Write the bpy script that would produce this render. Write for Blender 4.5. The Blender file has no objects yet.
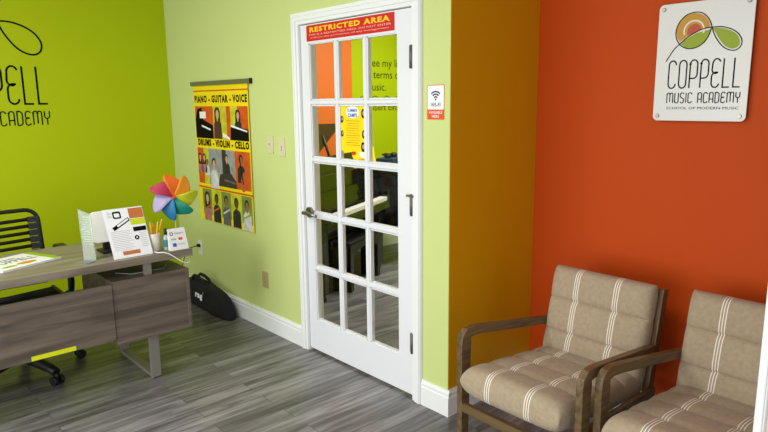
import bpy, bmesh, math, random
from mathutils import Vector, Matrix
random.seed(4)
PI = math.pi
C = bpy.context.scene.collection
SC = bpy.context.scene

# ------------------------------------------------------------------ materials
MATS = {}
def lin(c):
    return tuple((x/12.92 if x <= .04045 else ((x+.055)/1.055)**2.4) for x in [v/255 for v in c])
def mat(name, rgb, rough=.6, metal=0, spec=.5, trans=0, alpha=1, noise=0, nscale=30, bump=0, bscale=200, coat=0, sheen=0, ior=1.45):
    if name in MATS: return MATS[name]
    m = bpy.data.materials.new(name); m.use_nodes = True
    nt = m.node_tree; b = nt.nodes['Principled BSDF']
    col = lin(rgb)+(1,)
    b.inputs['Base Color'].default_value = col
    b.inputs['Roughness'].default_value = rough
    b.inputs['Metallic'].default_value = metal
    b.inputs['Specular IOR Level'].default_value = spec
    b.inputs['Transmission Weight'].default_value = trans
    b.inputs['Alpha'].default_value = alpha
    b.inputs['Coat Weight'].default_value = coat
    b.inputs['Sheen Weight'].default_value = sheen
    b.inputs['IOR'].default_value = ior
    tc = nt.nodes.new('ShaderNodeTexCoord')
    if noise:
        n = nt.nodes.new('ShaderNodeTexNoise'); n.inputs['Scale'].default_value = nscale; n.inputs['Detail'].default_value = 4
        nt.links.new(tc.outputs['Object'], n.inputs['Vector'])
        r = nt.nodes.new('ShaderNodeMapRange'); r.inputs['To Min'].default_value = 1-noise; r.inputs['To Max'].default_value = 1+noise
        nt.links.new(n.outputs['Fac'], r.inputs['Value'])
        mx = nt.nodes.new('ShaderNodeVectorMath'); mx.operation = 'SCALE'; mx.inputs[0].default_value = col[:3]
        nt.links.new(r.outputs['Result'], mx.inputs['Scale']); nt.links.new(mx.outputs['Vector'], b.inputs['Base Color'])
    if bump:
        n = nt.nodes.new('ShaderNodeTexNoise'); n.inputs['Scale'].default_value = bscale; n.inputs['Detail'].default_value = 3
        nt.links.new(tc.outputs['Object'], n.inputs['Vector'])
        bp = nt.nodes.new('ShaderNodeBump'); bp.inputs['Strength'].default_value = bump; bp.inputs['Distance'].default_value = .002
        nt.links.new(n.outputs['Fac'], bp.inputs['Height']); nt.links.new(bp.outputs['Normal'], b.inputs['Normal'])
    MATS[name] = m
    return m

def wood_mat(name, dark, light, rough=.5, axis='Y', scale=1.0, plank=None):
    """long streaky grain along an axis; plank=(length,width) makes a staggered board floor"""
    if name in MATS: return MATS[name]
    m = bpy.data.materials.new(name); m.use_nodes = True
    nt = m.node_tree; N = nt.nodes; L = nt.links; b = N['Principled BSDF']
    b.inputs['Roughness'].default_value = rough
    tc = N.new('ShaderNodeTexCoord')
    mp = N.new('ShaderNodeMapping')
    s = {'X': (1.2, 16, 16), 'Y': (16, 1.2, 16), 'Z': (16, 16, 1.2)}[axis]
    mp.inputs['Scale'].default_value = tuple(v*scale for v in s)
    L.new(tc.outputs['Object'], mp.inputs['Vector'])
    vec = mp.outputs['Vector']
    if plank:
        br = N.new('ShaderNodeTexBrick')
        mr = N.new('ShaderNodeMapping'); mr.inputs['Rotation'].default_value = (0, 0, PI/2)
        L.new(tc.outputs['Object'], mr.inputs['Vector']); L.new(mr.outputs['Vector'], br.inputs['Vector'])
        br.inputs['Scale'].default_value = 1; br.inputs['Brick Width'].default_value = plank[0]; br.inputs['Row Height'].default_value = plank[1]
        br.inputs['Mortar Size'].default_value = .0015; br.offset = .37
        br.inputs['Color1'].default_value = (0, 0, 0, 1); br.inputs['Color2'].default_value = (1, 1, 1, 1); br.inputs['Mortar'].default_value = (.3, .3, .3, 1)
        br.inputs['Bias'].default_value = 0
        ad = N.new('ShaderNodeVectorMath'); ad.operation = 'MULTIPLY_ADD'; ad.inputs[1].default_value = (37, 11, 5)
        L.new(br.outputs['Color'], ad.inputs[0]); L.new(mp.outputs['Vector'], ad.inputs[2]); vec = ad.outputs['Vector']
    n1 = N.new('ShaderNodeTexNoise'); n1.inputs['Scale'].default_value = 1.0; n1.inputs['Detail'].default_value = 8; n1.inputs['Roughness'].default_value = .62; n1.inputs['Distortion'].default_value = .6
    L.new(vec, n1.inputs['Vector'])
    rp = N.new('ShaderNodeValToRGB')
    rp.color_ramp.elements[0].position = .34; rp.color_ramp.elements[1].position = .68
    rp.color_ramp.elements[0].color = lin(dark)+(1,); rp.color_ramp.elements[1].color = lin(light)+(1,)
    L.new(n1.outputs['Fac'], rp.inputs['Fac'])
    out = rp.outputs['Color']
    if plank:
        mx = N.new('ShaderNodeMix'); mx.data_type = 'RGBA'; mx.blend_type = 'MULTIPLY'; mx.inputs['Factor'].default_value = 1
        mr2 = N.new('ShaderNodeMapRange'); mr2.inputs['To Min'].default_value = .66; mr2.inputs['To Max'].default_value = 1.22
        L.new(br.outputs['Color'], mr2.inputs['Value'])
        L.new(out, mx.inputs[6]); L.new(mr2.outputs['Result'], mx.inputs[7]); out = mx.outputs[2]
        m3 = N.new('ShaderNodeMix'); m3.data_type = 'RGBA'; m3.inputs[7].default_value = (.03, .03, .03, 1)
        L.new(br.outputs['Fac'], m3.inputs['Factor']); L.new(out, m3.inputs[6]); out = m3.outputs[2]
    L.new(out, b.inputs['Base Color'])
    bp = N.new('ShaderNodeBump'); bp.inputs['Strength'].default_value = .25; bp.inputs['Distance'].default_value = .001
    L.new(n1.outputs['Fac'], bp.inputs['Height']); L.new(bp.outputs['Normal'], b.inputs['Normal'])
    MATS[name] = m
    return m

def fabric_mat():
    m = bpy.data.materials.new('taupe_linen'); m.use_nodes = True
    nt = m.node_tree; N = nt.nodes; L = nt.links; b = N['Principled BSDF']
    b.inputs['Roughness'].default_value = .9; b.inputs['Sheen Weight'].default_value = .15; b.inputs['Specular IOR Level'].default_value = .2
    tc = N.new('ShaderNodeTexCoord'); sx = N.new('ShaderNodeSeparateXYZ'); L.new(tc.outputs['Object'], sx.inputs['Vector'])
    # three thin lines, mirrored left and right of the centre line
    ab = N.new('ShaderNodeMath'); ab.operation = 'ABSOLUTE'; L.new(sx.outputs['X'], ab.inputs[0])
    d = N.new('ShaderNodeMath'); d.operation = 'SUBTRACT'; d.inputs[1].default_value = .098; L.new(ab.outputs[0], d.inputs[0])
    tot = None
    for off in (-.0105, 0, .0105):
        c = N.new('ShaderNodeMath'); c.operation = 'COMPARE'; c.inputs[1].default_value = off; c.inputs[2].default_value = .0019
        L.new(d.outputs[0], c.inputs[0])
        if tot is None: tot = c.outputs[0]
        else:
            a = N.new('ShaderNodeMath'); a.operation = 'MAXIMUM'; L.new(tot, a.inputs[0]); L.new(c.outputs[0], a.inputs[1]); tot = a.outputs[0]
    w = N.new('ShaderNodeTexNoise'); w.inputs['Scale'].default_value = 60; w.inputs['Detail'].default_value = 6
    L.new(tc.outputs['Object'], w.inputs['Vector'])
    rp = N.new('ShaderNodeValToRGB'); rp.color_ramp.elements[0].position = .3; rp.color_ramp.elements[1].position = .7
    rp.color_ramp.elements[0].color = lin((161, 143, 117))+(1,); rp.color_ramp.elements[1].color = lin((175, 157, 130))+(1,)
    L.new(w.outputs['Fac'], rp.inputs['Fac'])
    mx = N.new('ShaderNodeMix'); mx.data_type = 'RGBA'; mx.inputs[7].default_value = lin((240, 232, 218))+(1,)
    L.new(tot, mx.inputs['Factor']); L.new(rp.outputs['Color'], mx.inputs[6]); L.new(mx.outputs[2], b.inputs['Base Color'])
    w2 = N.new('ShaderNodeTexNoise'); w2.inputs['Scale'].default_value = 900; L.new(tc.outputs['Object'], w2.inputs['Vector'])
    bp = N.new('ShaderNodeBump'); bp.inputs['Strength'].default_value = .3; bp.inputs['Distance'].default_value = .001
    L.new(w2.outputs['Fac'], bp.inputs['Height']); L.new(bp.outputs['Normal'], b.inputs['Normal'])
    return m

LIME = mat('lime_paint', (173, 190, 0), .6, spec=.25, bump=.15, bscale=350)
PALE = mat('pale_lime_paint', (202, 213, 136), .6, spec=.3, bump=.15, bscale=350)
MUST = mat('mustard_paint', (212, 154, 0), .6, spec=.2, bump=.15, bscale=350)
ORNG = mat('burnt_orange_paint', (196, 72, 2), .6, spec=.25, bump=.15, bscale=350)
ORNG2 = mat('bright_orange_paint', (226, 110, 36), .55, bump=.15, bscale=350)
WHITE = mat('white_trim_paint', (236, 237, 234), .38)
DOORW = mat('white_door_paint', (230, 231, 232), .35)
CEIL = mat('ceiling_white', (205, 204, 202), .9, bump=.3, bscale=120)
FLOOR = wood_mat('grey_plank_floor', (76, 73, 73), (148, 144, 143), .30, 'Y', 1.7, (.92, .105))
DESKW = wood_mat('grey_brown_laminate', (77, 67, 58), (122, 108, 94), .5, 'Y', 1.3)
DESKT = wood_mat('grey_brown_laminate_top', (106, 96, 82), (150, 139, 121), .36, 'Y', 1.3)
CHW = wood_mat('walnut_brown_wood', (78, 60, 34), (124, 100, 64), .42, 'Y', 2.5)
CHWZ = wood_mat('walnut_brown_wood_upright', (78, 60, 34), (124, 100, 64), .42, 'Z', 2.5)
CHWX = wood_mat('walnut_brown_wood_cross', (78, 60, 34), (124, 100, 64), .42, 'X', 2.5)
FAB = fabric_mat()
BLACK = mat('black_plastic', (22, 22, 24), .45)
BLKCL = mat('black_nylon', (20, 20, 24), .85, bump=.4, bscale=500)
BUNGEE = mat('black_bungee', (14, 14, 15), .6)
NICK = mat('brushed_nickel', (150, 145, 136), .32, 1)
ALU = mat('brushed_sign_aluminium', (214, 214, 206), .45, .25)
STEEL = mat('taupe_steel', (140, 134, 126), .45, .2)
INK = mat('black_ink', (8, 8, 8), .8, spec=.15)
GREYINK = mat('grey_ink', (120, 120, 122), .7)
PAPER = mat('white_paper', (240, 240, 240), .7)
PLASW = mat('white_plastic', (232, 230, 226), .4)
IVORY = mat('ivory_plastic', (214, 206, 168), .45)
TAN = mat('tan_plastic', (178, 160, 112), .5)
YEL = mat('poster_yellow', (244, 218, 16), .5)
RED = mat('sign_red', (205, 30, 28), .45)
GOLD = mat('sign_gold_lettering', (250, 196, 40), .5)
OCHRE = mat('logo_ochre', (200, 150, 40), .5)
BRICK = mat('logo_brick', (190, 84, 44), .5)
LEAF = mat('logo_green', (150, 172, 20), .5)
NAVY = mat('navy_ink', (24, 34, 84), .5)
BLUE = mat('print_blue', (40, 90, 190), .5)
STOR = mat('sticker_orange', (226, 84, 24), .5)
GLASS = mat('clear_glass', (250, 252, 250), .02, trans=1, ior=1.15, spec=.5)

# ------------------------------------------------------------------ mesh builder
class Frame:
    """flat drawing plane: p(a,b,h) = origin + a*u + b*v + h*n"""
    def __init__(s, o, u, v):
        s.o = Vector(o); s.u = Vector(u).normalized(); s.v = Vector(v).normalized(); s.n = s.u.cross(s.v).normalized()
    def p(s, a, b, h=0): return s.o + s.u*a + s.v*b + s.n*h

class MB:
    def __init__(s): s.bm = bmesh.new(); s.mats = []
    def mi(s, m):
        if m is None: return 0
        if m not in s.mats: s.mats.append(m)
        return s.mats.index(m)
    def face(s, vs, m=None, smooth=False):
        try: f = s.bm.faces.new(vs)
        except ValueError: return None
        f.material_index = s.mi(m); f.smooth = smooth
        return f
    def box(s, a, b, m=None, mtx=None):
        x0, y0, z0 = [min(a[i], b[i]) for i in range(3)]; x1, y1, z1 = [max(a[i], b[i]) for i in range(3)]
        co = [(x0,y0,z0),(x1,y0,z0),(x1,y1,z0),(x0,y1,z0),(x0,y0,z1),(x1,y0,z1),(x1,y1,z1),(x0,y1,z1)]
        v = [s.bm.verts.new((mtx @ Vector(c)) if mtx else c) for c in co]
        for q in ((0,3,2,1),(4,5,6,7),(0,1,5,4),(1,2,6,5),(2,3,7,6),(3,0,4,7)): s.face([v[i] for i in q], m)
        return s
    def prism(s, fr, pts, h0, h1, m=None, smooth=False):
        ar = sum(pts[i][0]*pts[(i+1) % len(pts)][1]-pts[(i+1) % len(pts)][0]*pts[i][1] for i in range(len(pts)))
        if ar < 0: pts = pts[::-1]
        if h1 < h0: h0, h1 = h1, h0
        lo = [s.bm.verts.new(fr.p(a, b, h0)) for a, b in pts]; hi = [s.bm.verts.new(fr.p(a, b, h1)) for a, b in pts]
        s.face(hi, m); s.face(lo[::-1], m)
        n = len(pts)
        for i in range(n): s.face([lo[i], lo[(i+1) % n], hi[(i+1) % n], hi[i]], m, smooth)
        return s
    def rect(s, fr, a0, b0, a1, b1, h0, h1, m=None): return s.prism(fr, [(a0,b0),(a1,b0),(a1,b1),(a0,b1)], h0, h1, m)
    def rrect(s, fr, a0, b0, a1, b1, r, h0, h1, m=None, n=5):
        pts = []
        for cx, cy, st in ((a1-r, b1-r, 0), (a0+r, b1-r, 90), (a0+r, b0+r, 180), (a1-r, b0+r, 270)):
            for k in range(n+1):
                t = math.radians(st+90*k/n); pts.append((cx+r*math.cos(t), cy+r*math.sin(t)))
        return s.prism(fr, pts, h0, h1, m)
    def ell(s, fr, a, b, ra, rb, h0, h1, m=None, n=20, rot=0, t0=0, t1=360):
        pts = []
        full = abs(t1-t0) >= 360
        for k in range(n if full else n+1):
            t = math.radians(t0+(t1-t0)*k/n); x = ra*math.cos(t); y = rb*math.sin(t); c, q = math.cos(rot), math.sin(rot)
            pts.append((a+x*c-y*q, b+x*q+y*c))
        return s.prism(fr, pts, h0, h1, m)
    def stroke(s, fr, pts, w, h0, h1, m=None, closed=False):
        n = len(pts); L = []; R = []
        for i in range(n):
            p = Vector(pts[i])
            a = Vector(pts[(i-1) % n]) if (i > 0 or closed) else None
            b = Vector(pts[(i+1) % n]) if (i < n-1 or closed) else None
            d = Vector((0, 0))
            if a is not None and (p-a).length > 1e-9: d += (p-a).normalized()
            if b is not None and (b-p).length > 1e-9: d += (b-p).normalized()
            if d.length < 1e-6: d = Vector((1, 0))
            d.normalize(); nn = Vector((-d.y, d.x))
            k = 1.0
            if a is not None and b is not None:
                cs = max(.45, nn.dot(Vector((-(p-a).normalized().y, (p-a).normalized().x)))); k = 1/cs
            L.append(p+nn*w/2*k); R.append(p-nn*w/2*k)
        hi = [(s.bm.verts.new(fr.p(*l, h1)), s.bm.verts.new(fr.p(*r, h1))) for l, r in zip(L, R)]
        lo = [(s.bm.verts.new(fr.p(*l, h0)), s.bm.verts.new(fr.p(*r, h0))) for l, r in zip(L, R)]
        for i in range(n if closed else n-1):
            j = (i+1) % n
            s.face([hi[i][1], hi[j][1], hi[j][0], hi[i][0]], m); s.face([hi[i][0], hi[j][0], lo[j][0], lo[i][0]], m); s.face([hi[j][1], hi[i][1], lo[i][1], lo[j][1]], m)
            s.face([lo[i][0], lo[j][0], lo[j][1], lo[i][1]], m)
        return s
    def tube(s, path, r, m=None, n=10, cap=True):
        path = [Vector(p) for p in path]; rings = []; up = None
        rr = r if isinstance(r, (list, tuple)) else [r]*len(path)
        for i, p in enumerate(path):
            if i == 0: d = path[1]-p
            elif i == len(path)-1: d = p-path[i-1]
            else: d = (p-path[i-1]).normalized()+(path[i+1]-p).normalized()
            d.normalize()
            if up is None:
                up = Vector((0, 0, 1)) if abs(d.z) < .9 else Vector((1, 0, 0))
            x = d.cross(up).normalized(); up = x.cross(d).normalized()
            rings.append([s.bm.verts.new(p+(x*math.cos(2*PI*k/n)+up*math.sin(2*PI*k/n))*rr[i]) for k in range(n)])
        for a, b in zip(rings, rings[1:]):
            for k in range(n): s.face([a[k], a[(k+1) % n], b[(k+1) % n], b[k]], m, True)
        if cap: s.face(rings[0][::-1], m); s.face(rings[-1], m)
        return s
    def cyl(s, p0, p1, r, m=None, n=20): return s.tube([p0, p1], r, m, n)
    def lathe(s, o, prof, m=None, n=24):
        o = Vector(o); rings = []
        for r, z in prof: rings.append([s.bm.verts.new(o+Vector((r*math.cos(2*PI*k/n), r*math.sin(2*PI*k/n), z))) for k in range(n)])
        for a, b in zip(rings, rings[1:]):
            for k in range(n): s.face([a[k], a[(k+1) % n], b[(k+1) % n], b[k]], m, True)
        s.face(rings[0][::-1], m); s.face(rings[-1], m)
        return s
    def bar(s, path, w, h, x, m=None):
        """rectangular bar swept along a path in the y-z plane; w = width in x, h = thickness; x may be a list"""
        fr = Frame((0, 0, 0), (0, 1, 0), (0, 0, 1)); n = len(path); xs = x if isinstance(x, (list, tuple)) else [x]*n; hs = h if isinstance(h, (list, tuple)) else [h]*n
        rings = []
        for i in range(n):
            p = Vector(path[i]); a = Vector(path[i-1]) if i else None; b = Vector(path[i+1]) if i < n-1 else None
            d = Vector((0, 0))
            if a is not None: d += (p-a).normalized()
            if b is not None: d += (b-p).normalized()
            d.normalize(); nn = Vector((-d.y, d.x)); k = 1
            if a is not None and b is not None:
                q = (p-a).normalized(); k = 1/max(.4, nn.dot(Vector((-q.y, q.x))))
            l = p+nn*hs[i]/2*k; r = p-nn*hs[i]/2*k
            rings.append([s.bm.verts.new((xs[i]-w/2, l.x, l.y)), s.bm.verts.new((xs[i]+w/2, l.x, l.y)), s.bm.verts.new((xs[i]+w/2, r.x, r.y)), s.bm.verts.new((xs[i]-w/2, r.x, r.y))])
        for a, b in zip(rings, rings[1:]):
            for k in range(4): s.face([a[k], a[(k+1) % 4], b[(k+1) % 4], b[k]], m)
        s.face(rings[0][::-1], m); s.face(rings[-1], m)
        return s
    def text(s, fr, body, size, a, b, h0, h1, m=None, align='LEFT', bold=0, width=None, height=None):
        cu = bpy.data.curves.new('tmp', 'FONT'); cu.body = body; cu.size = 1; cu.align_x = align; cu.offset = bold; cu.resolution_u = 2; cu.space_character = 1+bold*4
        ob = bpy.data.objects.new('tmp', cu); C.objects.link(ob)
        bpy.context.view_layer.update()
        me = bpy.data.meshes.new_from_object(ob.evaluated_get(bpy.context.evaluated_depsgraph_get()))
        bpy.data.objects.remove(ob); bpy.data.curves.remove(cu)
        if len(me.vertices):
            xs = [v.co.x for v in me.vertices]; ys = [v.co.y for v in me.vertices]
            sx = sy = size
            if width: sx = width/(max(xs)-min(xs))
            if height: sy = height/(max(ys)-min(ys))
            ox = min(xs) if width else 0; oy = min(ys) if height else 0
            if align == 'CENTER' and width: ox = (min(xs)+max(xs))/2
            vs = [s.bm.verts.new(fr.p(a+(v.co.x-ox)*sx, b+(v.co.y-oy)*sy, h1)) for v in me.vertices]
            for p in me.polygons: s.face([vs[i] for i in p.vertices], m)
        bpy.data.meshes.remove(me)
        return s
    def build(s, name, m=None, parent=None, bevel=0, subsurf=0, smooth=False, fix=True, segs=2):
        if fix: bmesh.ops.recalc_face_normals(s.bm, faces=s.bm.faces)
        me = bpy.data.meshes.new(name); 
        if m is not None and not s.mats: s.mats = [m]
        s.bm.to_mesh(me); s.bm.free()
        for q in s.mats: me.materials.append(q)
        if smooth:
            for p in me.polygons: p.use_smooth = True
        o = bpy.data.objects.new(name, me); C.objects.link(o)
        if parent is not None: o.parent = parent
        if bevel:
            b = o.modifiers.new('bevel', 'BEVEL'); b.width = bevel; b.segments = segs; b.limit_method = 'ANGLE'; b.angle_limit = math.radians(40)
        if subsurf:
            b = o.modifiers.new('sub', 'SUBSURF'); b.levels = subsurf; b.render_levels = subsurf
        return o

def tag(o, label, cat, group=None, kind=None):
    o['label'] = label; o['category'] = cat
    if group: o['group'] = group
    if kind: o['kind'] = kind
    return o
def empty(name, loc=(0, 0, 0), rz=0):
    o = bpy.data.objects.new(name, None); C.objects.link(o); o.location = loc; o.rotation_euler = (0, 0, rz); o.empty_display_size = .05
    return o
def struct(o): o['kind'] = 'structure'; return o
def copy_tree(o, parent=None):
    c = o.copy(); C.objects.link(c)
    if parent is not None: c.parent = parent
    for ch in list(o.children): copy_tree(ch, c)
    return c

# ------------------------------------------------------------------ setting
XL = -3.085          # lime wall
YO = .70             # orange wall
H = 2.75
XR = 4.2
YB = -5.0
YM = 3.9             # far end of the music room
T = .12
DX0, DX1, DH = -1.198, -.247, 2.035     # door slab
struct(MB().box((XL-T, YB, -.05), (XR, YM+T, 0)).build('floor', FLOOR))
struct(MB().box((XL-T, YB, H), (XR, YM+T, H+.05)).build('ceiling', CEIL))
struct(MB().box((XL-T, YB, 0), (XL, YM+T, H)).build('wall_left', LIME))
w = MB()
w.box((XL, 0, 0), (DX0-.012, T, H), PALE); w.box((DX1+.012, 0, 0), (0, T, H), PALE)
w.box((DX0-.012, 0, DH+.012), (DX1+.012, T, H), PALE)
struct(w.build('wall_back'))
struct(MB().box((-T, T, 0), (0, YO+T, H)).build('wall_alcove_side', MUST))
# thin mustard skin so the outer corner shows mustard towards the alcove
struct(MB().box((0, .002, 0), (.002, YO, H)).build('wall_alcove_face', MUST))
struct(MB().box((0, YO, 0), (XR, YO+T, H)).build('wall_alcove_back', ORNG))
struct(MB().box((XL, YM, 0), (XR, YM+T, H)).build('wall_music_room_back', LIME))
struct(MB().box((XL, T, 0), (XL+.02, 1.93, H)).build('wall_music_room_orange', ORNG2))
struct(MB().box((0, YO+T, 0), (T, YM, H)).build('wall_music_room_right', PALE))
# white partition whose end closes the alcove at the right
struct(MB().box((1.540, -.49, 0), (XR, -.37, H)).build('wall_right', mat('off_white_paint', (222, 213, 198), .6)))
t = MB()
t.box((1.515, -.505, 0), (1.540, -.355, 2.2)); t.box((1.519, -.510, 0), (1.536, -.505, 2.2))
struct(t.build('trim_2', WHITE, bevel=.004))

def baseboard(name, p0, p1, out, h=.139):
    """profiled board from p0 to p1, out = unit vector into the room"""
    p0 = Vector(p0+(0,)); p1 = Vector(p1+(0,)); o = Vector(out+(0,))
    prof = [(0, 0), (.016, 0), (.016, .100), (.012, .106), (.012, .112), (.0145, .116), (.0135, .124), (.008, .131), (.006, h), (0, h)]
    b = MB(); rings = []
    for p in (p0, p1): rings.append([b.bm.verts.new(p+o*a+Vector((0, 0, z))) for a, z in prof])
    n = len(prof)
    for k in range(n): b.face([rings[0][k], rings[0][(k+1) % n], rings[1][(k+1) % n], rings[1][k]])
    b.face(rings[0][::-1]); b.face(rings[1])
    return struct(b.build(name, WHITE))
CW = .07
baseboard('baseboard_left', (XL, YB), (XL, -.001), (1, 0))
baseboard('baseboard_back', (XL+.001, 0), (DX0-CW, 0), (0, -1))
baseboard('baseboard_back_corner', (DX1+CW, 0), (.018, 0), (0, -1))
baseboard('baseboard_alcove_side', (.002, -.0005), (.002, YO), (1, 0))
baseboard('baseboard_alcove_back', (.01, YO), (XR, YO), (0, -1))
baseboard('baseboard_right', (1.545, -.49), (XR, -.49), (0, -1))
baseboard('baseboard_music_room', (XL+.02, T), (XL+.02, YM), (1, 0))

# door casing, jambs, stop
c = MB()
def casing_piece(b, x0, x1, z0, z1, horiz=False):
    b.box((x0, -.016, z0), (x1, 0, z1))
fr = Frame((0, 0, 0), (1, 0, 0), (0, 0, 1))   # n = -Y
oz = DH+CW
def fpoly(b, pts, d0, d1): b.prism(fr, pts, d0, d1)
# three stepped layers, mitred
for inset_o, inset_i, d in ((0, 0, .012), (.004, .020, .019), (.010, .044, .023)):
    xo0, xo1, zo = DX0-CW+inset_o, DX1+CW-inset_o, oz-inset_o
    xi0, xi1, zi = DX0-.004-inset_i+0, DX1+.004+inset_i, DH+.004+inset_i
    fpoly(c, [(xo0, 0), (xi0, 0), (xi0, zi), (xo0, zo)], 0, d)
    fpoly(c, [(xi1, 0), (xo1, 0), (xo1, zo), (xi1, zi)], 0, d)
    fpoly(c, [(xo0, zo), (xi0, zi), (xi1, zi), (xo1, zo)], 0, d)
c.box((DX0-.012, 0, 0), (DX0-.003, T, DH+.003)); c.box((DX1+.003, 0, 0), (DX1+.012, T, DH+.003)); c.box((DX0-.012, 0, DH+.003), (DX1+.012, T, DH+.012))
c.box((DX0-.003, .045, 0), (DX0+.012, .06, DH)); c.box((DX1-.012, .045, 0), (DX1+.003, .06, DH)); c.box((DX0, .045, DH-.012), (DX1, .06, DH+.003))
struct(c.build('trim_1', WHITE))

# the door: stiles, rails, 3 x 5 grid of bars
D0, D1 = .004, .040
LX0, LX1, LZ0, LZ1 = -1.118, -.362, .222, 1.925
door = empty('door_1', (0, 0, 0)); door['kind'] = 'structure'
b = MB()
b.box((DX0+.002, D0, .018), (LX0, D1, DH-.002)); b.box((LX1, D0, .018), (DX1-.002, D1, DH-.002))
b.box((LX0, D0, LZ1), (LX1, D1, DH-.002)); b.box((LX0, D0, .018), (LX1, D1, LZ0))
b.build('door_frame', DOORW, door)
b = MB()
pw = (LX1-LX0)/3; ph = (LZ1-LZ0)/5
def muntin(x0, x1, z0, z1):
    b.box((x0, D0+.002, z0), (x1, D1-.002, z1))
for i in (1, 2):
    x = LX0+pw*i
    b.prism(Frame((0, 0, LZ0), (1, 0, 0), (0, 1, 0)), [(x-.015, D0+.009), (x-.008, D0-.0004), (x+.008, D0-.0004), (x+.015, D0+.009), (x+.015, D1-.009), (x+.008, D1-.0006), (x-.008, D1-.0006), (x-.015, D1-.009)], 0, LZ1-LZ0)
for j in range(1, 5):
    z = LZ0+ph*j
    b.prism(Frame((LX0, 0, 0), (0, 1, 0), (0, 0, 1)), [(D0+.009, z-.015), (D0-.001, z-.008), (D0-.001, z+.008), (D0+.009, z+.015), (D1-.009, z+.015), (D1, z+.008), (D1, z-.008), (D1-.009, z-.015)], 0, LX1-LX0)
# moulding round each lite
for i in range(3):
    for j in range(5):
        x0 = LX0+pw*i; x1 = x0+pw; z0 = LZ0+ph*j; z1 = z0+ph
        e = .006
        a0 = x0 if i == 0 else x0+.015; a1 = x1 if i == 2 else x1-.015
        c0 = z0 if j == 0 else z0+.015; c1 = z1 if j == 4 else z1-.015
        for (p, q, r, s_) in ((a0, a0+e, c0, c1), (a1-e, a1, c0, c1), (a0, a1, c0, c0+e), (a0, a1, c1-e, c1)):
            b.box((p, D0+.006, r), (q, D1-.006, s_))
b.build('glazing_bars', DOORW, door)
MB().box((LX0+.001, .020, LZ0+.001), (LX1-.001, .0235, LZ1-.001)).build('glass', GLASS, door)
# hinges and lever
for z in (1.800, 1.065, .32):
    HG = mat('hinge_steel', (112, 108, 102), .5, .6); h = MB(); h.cyl((DX1+.001, -.011, z-.056), (DX1+.001, -.011, z+.056), .009, HG, 12)
    h.box((DX1-.018, -.007, z-.052), (DX1-.001, .004, z+.052), HG)
    if z == 1.065:      # little finger catch on the middle hinge
        h.box((DX1-.035, -.016, z+.040), (DX1+.03, -.008, z+.052), NICK)
    h.build('hinge', None, door)
hz = .915
h = MB(); h.cyl((-1.150, .004, hz), (-1.150, -.012, hz), .033, NICK, 28); h.cyl((-1.150, -.01, hz), (-1.150, -.045, hz), .012, NICK, 16)
h.tube([(-1.162, -.044, hz), (-1.13, -.047, hz+.002), (-1.08, -.046, hz), (-1.035, -.040, hz-.008)], [.013, .012, .010, .009], NICK, 12)
h.build('handle', None, door, smooth=False)

# ------------------------------------------------------------------ lettering: thin tall rounded alphabet
def arc(cx, cy, rx, ry, a0, a1, n=8):
    return [(cx+rx*math.cos(math.radians(a0+(a1-a0)*k/n)), cy+ry*math.sin(math.radians(a0+(a1-a0)*k/n))) for k in range(n+1)]
def glyph(ch):
    """strokes in a box 0..w by 0..1 (w returned)"""
    w = .36; r = w/2; q = .16
    if ch == 'C': return w, [arc(r, 1-q, r, q, 0, 180)+arc(r, q, r, q, 180, 360)]
    if ch == 'O': return w, [arc(r, 1-q, r, q, 0, 180)+arc(r, q, r, q, 180, 360)+[(w, 1-q)]]
    if ch == 'P': return w, [[(0, 0), (0, 1-q)]+arc(r, 1-q, r, q, 180, 0)+arc(r, .5, r, q, 0, -90)+[(0, .34)]]
    if ch == 'E': return w, [arc(r+.02, 1-q, r, q, 20, 180)+arc(r, .55+q*.5, r, q*.9, 180, 270)+[(w*.8, .53)], [(w*.8, .53)]+arc(r, .53-q, r, q, 90, 180)+arc(r, q, r, q, 180, 350)]
    if ch == 'L': return w*.86, [[(0, 1), (0, 0), (w*.86, 0)]]
    if ch == 'M': return .6, [[(0, 0), (0, 1-q)]+arc(.15, 1-q, .15, q, 180, 0)+[(.3, .1)], [(.3, 1-q)]+arc(.45, 1-q, .15, q, 180, 0)+[(.6, 0)]]
    if ch == 'U': return w, [[(0, 1), (0, q)]+arc(r, q, r, q, 180, 360)+[(w, 1)]]
    if ch == 'S': return w, [arc(r, 1-q, r, q, 20, 180)+[(0, .62), (w, .38)]+arc(r, q, r, q, 0, -160)]
    if ch == 'I': return .02, [[(.01, 0), (.01, 1)]]
    if ch == 'A': return w, [[(0, 0), (0, 1-q)]+arc(r, 1-q, r, q, 180, 0)+[(w, 0)], [(0, .36), (w, .36)]]
    if ch == 'D': return w, [[(0, 0), (0, 1), (r*.6, 1)]+arc(r*.6, 1-q*1.3, w-r*.6, q*1.3, 90, 0)+arc(r*.6, q*1.3, w-r*.6, q*1.3, 0, -90)+[(0, 0)]]
    if ch == 'Y': return w, [[(0, 1), (0, .70)]+arc(r, .62, r, q, 180, 360)+[(w, 1)], [(r, .46), (r, 0)]]
    return .3, []
def thin_text(b, fr, word, x0, x1, y0, y1, wd, h0, h1, m, gap=.17):
    tot = sum(glyph(c)[0] for c in word)+gap*(len(word)-1); k = (x1-x0)/tot; hh = y1-y0; x = x0
    for c in word:
        gw, st = glyph(c)
        for sss in st: b.stroke(fr, [(x+p*k, y0+q*hh) for p, q in sss], wd, h0, h1, m)
        x += (gw+gap)*k

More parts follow.
